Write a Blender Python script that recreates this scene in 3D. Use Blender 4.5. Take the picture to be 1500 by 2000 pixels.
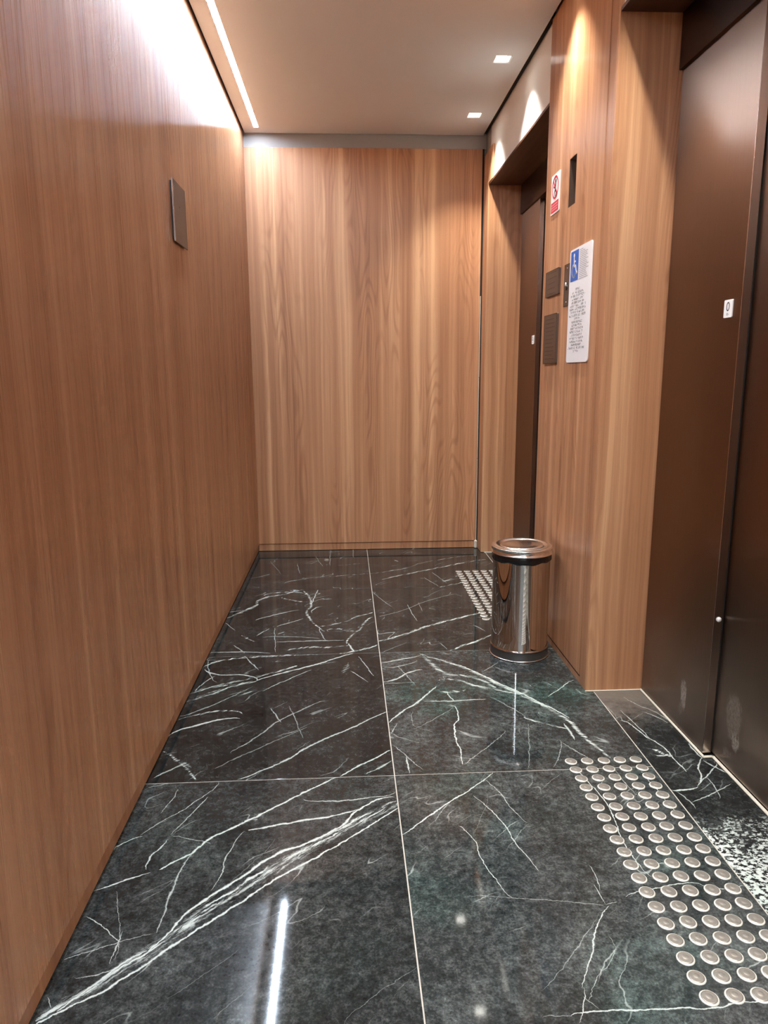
import bpy, bmesh, math, random
from mathutils import Matrix, Vector
random.seed(7)
for o in list(bpy.data.objects): bpy.data.objects.remove(o)
SC = bpy.context.scene
COL = SC.collection
PI = math.pi

# ---------------------------------------------------------------- camera
FPX, CAM_H, YAW, PITCH, ROLL = 1394.0, 1.15, 0.052, 0.1924, -0.0059
cd = bpy.data.cameras.new('camera'); cam = bpy.data.objects.new('camera', cd); COL.objects.link(cam)
cd.sensor_fit = 'VERTICAL'; cd.sensor_height = 36.0; cd.sensor_width = 27.0
cd.lens = FPX / 2000.0 * 36.0; cd.clip_start = 0.02
fw = Vector((math.sin(YAW)*math.cos(PITCH), math.cos(YAW)*math.cos(PITCH), -math.sin(PITCH)))
rt = Vector((math.cos(YAW), -math.sin(YAW), 0)); up = rt.cross(fw)
rt, up = rt*math.cos(ROLL)+up*math.sin(ROLL), up*math.cos(ROLL)-rt*math.sin(ROLL)
M = Matrix((rt, up, -fw)).transposed().to_4x4(); M.translation = (0, 0, CAM_H)
cam.matrix_world = M
SC.camera = cam

# ---------------------------------------------------------------- world, light levels, exposure
w = bpy.data.worlds.new('world'); SC.world = w; w.use_nodes = True
w.node_tree.nodes['Background'].inputs[0].default_value = (0.5, 0.45, 0.42, 1)
w.node_tree.nodes['Background'].inputs[1].default_value = 0.05
LED_COLOR, LED_STRENGTH = (0.84, 1.0, 1.18), 57.0
SPOT_COLOR, SPOT_WATT, SPOT_LENS = (1.0, 0.98, 0.90), 32.0, 9.0
LOBBY_COLOR, LOBBY_STRENGTH = (0.92, 1.0, 1.12), 14.0
vs = SC.view_settings
vs.view_transform = 'Standard'; vs.look = 'None'; vs.gamma = 1.0; vs.use_curve_mapping = False
vs.exposure = 1.42
SC.cycles.max_bounces = 7; SC.cycles.diffuse_bounces = 5; SC.cycles.glossy_bounces = 4
SC.cycles.sample_clamp_indirect = 8.0
SC.cycles.use_denoising = True
SC.cycles.use_adaptive_sampling = True; SC.cycles.adaptive_threshold = 0.03

# ---------------------------------------------------------------- the place (metres; X right, Y into the hall, Z up)
XL, XR, XD, XG, XC = -0.582, 0.861, 1.0685, 0.891, 0.1246
YB, YJ, YN, YC, YN0 = 4.603, 4.4665, 2.402, 3.1785, 1.10
YEND = -1.75
ZC, ZS, ZDOOR = 2.546, 2.243, 2.073
ROWS = [4.62, 3.724, 2.82, 1.89, 0.972, 0.055, -0.862, -1.85]

# ---------------------------------------------------------------- helpers
class MB:
    """collects shapes in world coordinates; build() links them as one mesh object"""
    def __init__(s): s.v = []; s.f = []; s.m = []; s.sm = []
    def add(s, verts, faces, mi=0, smooth=False):
        n = len(s.v); s.v += [tuple(p) for p in verts]
        s.f += [tuple(i+n for i in f) for f in faces]
        s.m += [mi]*len(faces); s.sm += [smooth]*len(faces); return s
    def box(s, x0, x1, y0, y1, z0, z1, b=0.0, mi=0):
        if b <= 0:
            v = [(x, y, z) for x in (x0, x1) for y in (y0, y1) for z in (z0, z1)]
            return s.add(v, [(0,1,3,2),(4,6,7,5),(0,4,5,1),(2,3,7,6),(0,2,6,4),(1,5,7,3)], mi)
        bm = bmesh.new(); bmesh.ops.create_cube(bm, size=1)
        for p in bm.verts: p.co = Vector(((x0+x1)/2+p.co.x*(x1-x0), (y0+y1)/2+p.co.y*(y1-y0), (z0+z1)/2+p.co.z*(z1-z0)))
        bmesh.ops.bevel(bm, geom=list(bm.edges), offset=b, segments=1, affect='EDGES')
        bm.verts.index_update(); bm.normal_update()
        s.add([p.co[:] for p in bm.verts], [[q.index for q in f.verts] for f in bm.faces], mi); bm.free(); return s
    def lathe(s, prof, c=(0,0,0), n=48, mi=0, smooth=True, mis=None):
        """prof: list of (r,z) from bottom outside to top; closes at r==0"""
        base = len(s.v)
        idx = []
        for r, z in prof:
            if r <= 1e-9: idx.append([len(s.v)]); s.v.append((c[0], c[1], c[2]+z))
            else:
                idx.append(list(range(len(s.v), len(s.v)+n)))
                s.v += [(c[0]+r*math.cos(2*PI*k/n), c[1]+r*math.sin(2*PI*k/n), c[2]+z) for k in range(n)]
        for q in range(len(prof)-1):
            a, b = idx[q], idx[q+1]; mm = mis[q] if mis else mi
            for k in range(n):
                k2 = (k+1) % n
                if len(a) == 1 and len(b) == 1: continue
                if len(a) == 1: f = (a[0], b[k2], b[k])
                elif len(b) == 1: f = (a[k], a[k2], b[0])
                else: f = (a[k], a[k2], b[k2], b[k])
                s.f.append(f); s.m.append(mm); s.sm.append(smooth)
        return s
    def plate(s, fn, u0, u1, v0, v1, d0, d1, holes=(), mi=0):
        """a slab in (u,v) from depth d0 to d1 with rectangular holes; fn maps (u,v,d) to xyz"""
        us = sorted({u0, u1, *[h[0] for h in holes], *[h[1] for h in holes]})
        vv = sorted({v0, v1, *[h[2] for h in holes], *[h[3] for h in holes]})
        inside = lambda u, v: u0 < u < u1 and v0 < v < v1 and not any(h[0] < u < h[1] and h[2] < v < h[3] for h in holes)
        for i in range(len(us)-1):
            for j in range(len(vv)-1):
                a, b, c, d = us[i], us[i+1], vv[j], vv[j+1]
                if not inside((a+b)/2, (c+d)/2): continue
                P = lambda *q: fn(*q)
                s.add([P(a,c,d0), P(b,c,d0), P(b,d,d0), P(a,d,d0)], [(0,1,2,3)], mi)
                s.add([P(a,c,d1), P(b,c,d1), P(b,d,d1), P(a,d,d1)], [(3,2,1,0)], mi)
                for (mu, mv, e, g) in ((a-1e-6,(c+d)/2,(a,c),(a,d)), (b+1e-6,(c+d)/2,(b,c),(b,d)), ((a+b)/2,c-1e-6,(a,c),(b,c)), ((a+b)/2,d+1e-6,(a,d),(b,d))):
                    if not inside(mu, mv):
                        s.add([P(*e,d0), P(*g,d0), P(*g,d1), P(*e,d1)], [(0,1,2,3)], mi)
        return s
    def prism(s, fn, pts, d0, d1, mi=0):
        n = len(pts)
        s.add([fn(u, v, d0) for u, v in pts]+[fn(u, v, d1) for u, v in pts],
              [tuple(range(n)), tuple(range(2*n-1, n-1, -1))]+[(k, (k+1)%n, n+(k+1)%n, n+k) for k in range(n)], mi); return s
    def stroke(s, fn, pts, wd, d0, d1, mi=0):
        for (a, b) in zip(pts[:-1], pts[1:]):
            dx, dy = b[0]-a[0], b[1]-a[1]; L = math.hypot(dx, dy) or 1; nx, ny = -dy/L*wd/2, dx/L*wd/2; ex, ey = dx/L*wd*.3, dy/L*wd*.3
            s.prism(fn, [(a[0]-ex+nx,a[1]-ey+ny),(a[0]-ex-nx,a[1]-ey-ny),(b[0]+ex-nx,b[1]+ey-ny),(b[0]+ex+nx,b[1]+ey+ny)], d0, d1, mi)
        return s
    def build(s, name, mats, parent=None, fix=True):
        off = Vector((0,0,0)); p = parent
        while p is not None: off += p.location; p = p.parent
        me = bpy.data.meshes.new(name)
        me.from_pydata([(a-off.x, b-off.y, c-off.z) for a, b, c in s.v], [], s.f)
        for mt in (mats if isinstance(mats, (list, tuple)) else [mats]): me.materials.append(mt)
        me.polygons.foreach_set('material_index', s.m); me.polygons.foreach_set('use_smooth', s.sm)
        if fix:
            bm = bmesh.new(); bm.from_mesh(me); bmesh.ops.remove_doubles(bm, verts=bm.verts, dist=1e-6)
            bmesh.ops.recalc_face_normals(bm, faces=bm.faces); bm.to_mesh(me); bm.free()
        me.update()
        o = bpy.data.objects.new(name, me); COL.objects.link(o)
        if parent is not None: o.parent = parent
        return o

def empty(name, loc=(0,0,0), parent=None):
    o = bpy.data.objects.new(name, None); o.location = loc; o.empty_display_size = .05; COL.objects.link(o)
    if parent: o.parent = parent
    return o
def tag(o, label, cat=None, group=None, kind=None):
    if label: o['label'] = label
    if cat: o['category'] = cat
    if group: o['group'] = group
    if kind: o['kind'] = kind
    return o
def structure(o, label=None):
    o['kind'] = 'structure'
    if label: o['label'] = label
    return o

# ---------------------------------------------------------------- node helpers
class NT:
    def __init__(s, name):
        s.mat = bpy.data.materials.new(name); s.mat.use_nodes = True
        s.t = s.mat.node_tree; s.b = s.t.nodes['Principled BSDF']
    def n(s, typ, **kw):
        nd = s.t.nodes.new(typ)
        for k, v in kw.items(): setattr(nd, k, v)
        return nd
    def put(s, sock, v):
        if isinstance(v, bpy.types.NodeSocket): s.t.links.new(v, sock)
        elif v is not None:
            if hasattr(sock.default_value, '__len__') and not hasattr(v, '__len__'): v = (v,)*len(sock.default_value)
            sock.default_value = v
    def math(s, op, a, b=None, c=None, clamp=False):
        nd = s.n('ShaderNodeMath', operation=op, use_clamp=clamp)
        for i, v in enumerate((a, b, c)): 
            if v is not None: s.put(nd.inputs[i], v)
        return nd.outputs[0]
    def vmath(s, op, a, b=None):
        nd = s.n('ShaderNodeVectorMath', operation=op); s.put(nd.inputs[0], a)
        if b is not None:
            if op == 'SCALE': s.put(nd.inputs['Scale'], b)
            else: s.put(nd.inputs[1], b)
        return nd.outputs['Value'] if op in ('DOT_PRODUCT', 'LENGTH', 'DISTANCE') else nd.outputs[0]
    def pos(s): return s.n('ShaderNodeNewGeometry').outputs['Position']
    def comb(s, x, y, z):
        nd = s.n('ShaderNodeCombineXYZ')
        for i, v in enumerate((x, y, z)): s.put(nd.inputs[i], v)
        return nd.outputs[0]
    def noise(s, vec, scale, detail=2, rough=.5, dist=0.0, color=False):
        nd = s.n('ShaderNodeTexNoise'); s.put(nd.inputs['Vector'], vec)
        nd.inputs['Scale'].default_value = scale; nd.inputs['Detail'].default_value = detail
        nd.inputs['Roughness'].default_value = rough; nd.inputs['Distortion'].default_value = dist
        return nd.outputs['Color'] if color else nd.outputs[0]
    def ramp(s, fac, stops, interp='LINEAR'):
        nd = s.n('ShaderNodeValToRGB'); s.put(nd.inputs[0], fac); cr = nd.color_ramp; cr.interpolation = interp
        while len(cr.elements) < len(stops): cr.elements.new(.5)
        for e, (p, c) in zip(cr.elements, stops):
            e.position = p; e.color = (*c, 1) if hasattr(c, '__len__') else (c, c, c, 1)
        return nd.outputs[0]
    def step(s, v, lo, hi):
        nd = s.n('ShaderNodeMapRange', interpolation_type='SMOOTHSTEP'); s.put(nd.inputs[0], v)
        nd.inputs[1].default_value = lo; nd.inputs[2].default_value = hi
        return nd.outputs[0]
    def mix(s, f, a, b, mode='MIX'):
        nd = s.n('ShaderNodeMix', data_type='RGBA', blend_type=mode)
        s.put(nd.inputs[0], f); s.put(nd.inputs[6], a if not isinstance(a, tuple) else (*a, 1)); s.put(nd.inputs[7], b if not isinstance(b, tuple) else (*b, 1))
        return nd.outputs[2]
    def bump(s, h, strength, dist=.001):
        nd = s.n('ShaderNodeBump'); s.put(nd.inputs['Height'], h); nd.inputs['Strength'].default_value = strength; nd.inputs['Distance'].default_value = dist
        s.t.links.new(nd.outputs[0], s.b.inputs['Normal'])
    def set(s, **kw):
        for k, v in kw.items():
            k = {'col':'Base Color','rough':'Roughness','metal':'Metallic','ior':'IOR','spec':'Specular IOR Level','aniso':'Anisotropic','coat':'Coat Weight','coatr':'Coat Roughness','emc':'Emission Color','ems':'Emission Strength'}[k]
            if isinstance(v, tuple) and len(v) == 3: v = (*v, 1)
            s.put(s.b.inputs[k], v)
        return s

def srgb(r, g, b):
    f = lambda c: (c/255/12.92 if c/255 <= .04045 else ((c/255+.055)/1.055)**2.4)
    return (f(r), f(g), f(b))
def plain(name, col, rough=.5, metal=0.0, var=.08, scale=40, **kw):
    m = NT(name); p = m.pos()
    n = m.noise(p, scale, 3)
    f = m.math('MULTIPLY_ADD', n, 2*var, 1-var)
    m.set(col=m.vmath('SCALE', m.comb(*col), f), rough=rough, metal=metal, **kw)
    return m.mat

def wood(name, tint=(1, 1, 1), rough=.30, seed=0.0, along='z', aniso=.90, con=1.0):
    m = NT(name); p = m.pos()
    sp = m.n('ShaderNodeSeparateXYZ'); m.put(sp.inputs[0], p)
    X, Y, Z = sp.outputs
    if along == 'y': u, l = X, Y
    else: u, l = m.math('ADD', X, Y), Z
    u = m.math('ADD', u, seed)
    wob = m.math('MULTIPLY_ADD', m.noise(m.comb(m.math('MULTIPLY', u, 4.0), m.math('MULTIPLY', l, 1.3), seed), 1.0, 2), .030, -.015)
    uw = m.math('ADD', u, wob)
    broad = m.noise(m.comb(m.math('MULTIPLY', uw, 13.0), m.math('MULTIPLY', l, .22), 3.1), 1.0, 2, .6)
    mid = m.noise(m.comb(m.math('MULTIPLY', uw, 48.0), m.math('MULTIPLY', l, .42), 7.7), 1.0, 3, .6)
    fine = m.noise(m.comb(m.math('MULTIPLY', uw, 330.0), m.math('MULTIPLY', l, 3.2), 1.7), 1.0, 3, .6)
    pore = m.noise(m.comb(m.math('MULTIPLY', uw, 520.0), m.math('MULTIPLY', l, 14.0), 5.2), 1.0, 2, .5)
    ring = m.noise(m.comb(m.math('MULTIPLY', u, 7.5), m.math('MULTIPLY', l, .95), 9.4), 1.0, 1, .4)
    ringl = m.math('PINGPONG', m.math('MULTIPLY', ring, 17.0), .5)
    ringm = m.step(ringl, .30, .02)
    cm = m.step(m.noise(m.comb(m.math('MULTIPLY', u, 6.0), m.math('MULTIPLY', l, .5), 21.0), 1.0, 1), .44, .60)
    v = m.math('MULTIPLY_ADD', broad, .66, m.math('MULTIPLY', mid, .40))
    v = m.math('MULTIPLY_ADD', fine, .16, v)
    v = m.math('SUBTRACT', v, m.math('MULTIPLY', m.math('MULTIPLY', ringm, cm), .10))
    v = m.math('SUBTRACT', v, m.math('MULTIPLY', m.step(pore, .60, .75), .06))
    v = m.math('MULTIPLY_ADD', v, con, .585*(1-con))
    c = m.ramp(v, [(.36, srgb(154, 105, 75)), (.52, srgb(174, 123, 89)), (.66, srgb(190, 139, 103)), (.84, srgb(215, 168, 128))])
    c = m.mix(1.0, c, tint, 'MULTIPLY')
    m.set(col=c, rough=m.math('MULTIPLY_ADD', fine, .08, rough-.04), spec=.5)
    if along == 'z' and aniso > 0:
        m.set(aniso=aniso); m.put(m.b.inputs['Tangent'], m.vmath('CROSS_PRODUCT', m.n('ShaderNodeNewGeometry').outputs['True Normal'], (0, 0, 1)))
    return m.mat

def marble(name, veins=(), dark=1.0, green=.3, fleck=.5, seed=0.0, breccia=False, dust=0.0, band=.75):
    m = NT(name); p = m.pos()
    sp = m.n('ShaderNodeSeparateXYZ'); m.put(sp.inputs[0], p)
    q = m.vmath('ADD', p, (seed, seed*1.7, 0))
    wob1 = m.vmath('SCALE', m.vmath('SUBTRACT', m.noise(q, 16, 3, .6, color=True), (.5, .5, .5)), .016)
    wob2 = m.vmath('SCALE', m.vmath('SUBTRACT', m.noise(q, 75, 3, .65, color=True), (.5, .5, .5)), .0075)
    pw = m.vmath('ADD', p, m.vmath('ADD', wob1, wob2))
    cloud = m.noise(q, 7, 5, .62)
    mott = m.noise(q, 52, 6, .72)
    grain = m.noise(q, 190, 3, .7)
    b = m.math('MULTIPLY_ADD', cloud, .40, m.math('MULTIPLY_ADD', mott, .60, m.math('MULTIPLY', grain, .36)))
    base = m.ramp(b, [(.52, (.007*dark, .008*dark, .008*dark)), (.66, (.021*dark, .024*dark, .024*dark)), (.78, (.058*dark, .065*dark, .064*dark)), (.95, (.19*dark, .21*dark, .20*dark))])
    grn = m.step(m.noise(m.vmath('ADD', q, (4.4, 2.2, 0)), 3.2, 3), .48, .70)
    base = m.mix(m.math('MULTIPLY', grn, green), base, m.mix(1.0, base, (.84, 1.22, 1.13), 'MULTIPLY'))
    # fine wandering cracks all over the slab
    ca, sa = math.cos(band), math.sin(band)
    rl = m.comb(m.math('MULTIPLY', m.vmath('DOT_PRODUCT', pw, (ca, sa, 0)), 2.2), m.math('MULTIPLY', m.vmath('DOT_PRODUCT', pw, (-sa, ca, 0)), 8.5), seed)
    nl_ = m.noise(rl, 1.0, 2, .5)
    crack = m.math('MULTIPLY', m.step(m.math('ABSOLUTE', m.math('SUBTRACT', nl_, .5)), .0075, .0), m.step(m.noise(q, 7, 2), .44, .66))
    vor2 = m.n('ShaderNodeTexVoronoi', feature='DISTANCE_TO_EDGE'); m.put(vor2.inputs['Vector'], m.vmath('MULTIPLY', pw, (1.0, .55, 1))); vor2.inputs['Scale'].default_value = 33
    crack2 = m.math('MULTIPLY', m.step(vor2.outputs[0], .035, .0), m.step(m.noise(q, 6, 3), .52, .70))
    acc = m.math('MAXIMUM', m.math('MULTIPLY', crack, .42), m.math('MULTIPLY', crack2, .20*fleck))
    speck = m.math('MULTIPLY', m.step(m.noise(q, 260, 2, .6), .70, .80), m.step(m.noise(q, 8, 3), .50, .68))
    acc = m.math('MAXIMUM', acc, m.math('MULTIPLY', speck, .42*fleck))
    # width of every vein wavers along its length
    wav = m.math('DIVIDE', 1.0, m.math('MULTIPLY_ADD', m.math('MAXIMUM', m.noise(q, 38, 4, .75), .20), 2.6, -.32))
    ca, sa = math.cos(band), math.sin(band)
    strand = m.noise(m.comb(m.math('MULTIPLY', m.vmath('DOT_PRODUCT', pw, (ca, sa, 0)), 14.0), m.math('MULTIPLY', m.vmath('DOT_PRODUCT', pw, (-sa, ca, 0)), 130.0), seed), 1.0, 5, .75)
    wide = None
    for (wd, st, pts) in veins:
        P = [Vector((x/1000, y/1000)) for x, y in pts]
        d = P[-1]-P[0]; L = d.length; d = d/L; nr = Vector((-d.y, d.x))
        S = [(a-P[0]).dot(d)/L for a in P]; T = [(a-P[0]).dot(nr) for a in P]
        lo, hi = min(T), max(T); rg = max(hi-lo, .004)
        s_ = m.math('SUBTRACT', m.vmath('DOT_PRODUCT', pw, (d.x/L, d.y/L, 0)), P[0].dot(d)/L)
        t_ = m.vmath('DOT_PRODUCT', pw, (nr.x, nr.y, 0))
        def curve(xy):
            nd = m.n('ShaderNodeFloatCurve'); mp = nd.mapping; mp.extend = 'HORIZONTAL'; c = mp.curves[0]
            while len(c.points) < len(xy): c.points.new(.5, .5)
            for pt, (x, y) in zip(c.points, xy): pt.location = (x, y); pt.handle_type = 'AUTO'
            mp.update(); m.put(nd.inputs['Value'], s_); return nd.outputs[0]
        if len(P) > 2:
            cc = m.math('MULTIPLY_ADD', curve([(a, (b_-lo)/rg) for a, b_ in zip(S, T)]), rg, lo+P[0].dot(nr))
        else: cc = P[0].dot(nr)
        dist = m.math('ABSOLUTE', m.math('SUBTRACT', t_, cc))
        e = min(.12, .012/L)
        hw = wd/1000*.66
        env = curve([(0, 0), (e, .55), (.35, 1), (.65, .95), (1-e, .5), (1, 0)])
        r = m.math('DIVIDE', m.math('MULTIPLY', dist, wav), m.math('MULTIPLY_ADD', env, hw, 1e-5))
        k = m.math('MULTIPLY', m.math('SUBTRACT', 1.0, r, clamp=True), st)
        if wd > 11: wide = k if wide is None else m.math('MAXIMUM', wide, k)
        else: acc = m.math('MAXIMUM', acc, k)
    if wide is not None:
        tex = m.step(strand, .42, .64)
        acc = m.math('MAXIMUM', acc, m.math('MULTIPLY', wide, m.math('MULTIPLY_ADD', tex, 1.2, .10)))
    if breccia:
        reg = m.step(m.math('MULTIPLY_ADD', m.noise(p, 10, 2), .5, sp.outputs[1]), 2.02, 1.72)
        br = m.step(m.math('MULTIPLY_ADD', reg, .10, m.noise(m.vmath('MULTIPLY', pw, (1.0, 1.4, 1)), 72, 4, .68)), .545, .64)
        acc = m.math('MAXIMUM', acc, m.math('MULTIPLY', m.math('MULTIPLY', br, reg), .85))
    ve = m.step(acc, .04, .85)
    vc = m.mix(m.math('MULTIPLY', grn, .7), (.58, .63, .60), (.50, .62, .57))
    col = m.mix(ve, base, vc)
    if dust > 0:
        col = m.mix(m.math('MULTIPLY', m.step(m.math('MULTIPLY_ADD', m.noise(p, 14, 4, .7), .35, sp.outputs[1]), 2.28, 2.55), dust), col, (.30, .26, .22))
    m.set(col=col, rough=m.math('MULTIPLY_ADD', mott, .05, .025), ior=1.46, spec=.42)
    return m.mat

def steel(name, col, rough=.22, brush='y', smear_refl=False, aniso=0.0):
    m = NT(name); p = m.pos()
    sc = (6, 6, 260) if brush == 'y' else (260, 260, 5)
    br = m.noise(m.vmath('MULTIPLY', p, sc), 1.0, 3, .6)
    big = m.noise(p, 3.5, 3)
    c = m.vmath('SCALE', m.comb(*col), m.math('MULTIPLY_ADD', br, .22, m.math('MULTIPLY_ADD', big, .16, .81)))
    r = m.math('MULTIPLY_ADD', br, .08, m.math('MULTIPLY_ADD', big, .08, rough-.08))
    if smear_refl:
        sp = m.n('ShaderNodeSeparateXYZ'); m.put(sp.inputs[0], p)
        low = m.step(sp.outputs[2], .42, .03)
        nz = m.noise(m.vmath('MULTIPLY', p, (1, 1, .6)), 130, 5, .8)
        nb = m.noise(m.vmath('MULTIPLY', p, (1, 1, .45)), 26, 4, .7)
        sm = None
        for (cy, cz, ry, rz, k) in ((2.085, .135, .022, .060, 1.0), (2.10, .075, .016, .030, .6), (1.850, .17, .050, .085, .55), (1.825, .105, .022, .032, .9), (1.86, .05, .03, .02, .5), (2.30, .10, .05, .05, .35)):
            dy = m.math('DIVIDE', m.math('SUBTRACT', sp.outputs[1], cy), ry); dz = m.math('DIVIDE', m.math('SUBTRACT', sp.outputs[2], cz), rz)
            d2 = m.math('MULTIPLY_ADD', nb, 2.4, m.math('MULTIPLY_ADD', dy, dy, m.math('MULTIPLY_ADD', dz, dz, -1.1)))
            e = m.math('MULTIPLY', m.step(d2, 1.5, .3), k)
            sm = e if sm is None else m.math('MAXIMUM', sm, e)
        sm = m.math('MULTIPLY', m.math('MULTIPLY', sm, m.step(nz, .34, .60)), .9)
        refl_haze = m.math('MULTIPLY', low, m.math('MULTIPLY', m.noise(p, 5, 3), .42))  # pale haze painted low on the door for the floor's grey reflection
        f = m.math('MAXIMUM', m.math('MULTIPLY', sm, 1.0), refl_haze)
        c = m.mix(f, c, (.50, .46, .40)); r = m.math('MULTIPLY_ADD', f, .3, r)
        m.set(metal=m.math('SUBTRACT', 1.0, m.math('MULTIPLY', f, .9)))
    else: m.set(metal=1.0)
    m.set(col=c, rough=r)
    if aniso > 0: m.set(aniso=aniso); m.put(m.b.inputs['Tangent'], m.comb(0.0, 1.0, 0.0))
    else: m.bump(br, .02, .0004)
    return m.mat

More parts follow.
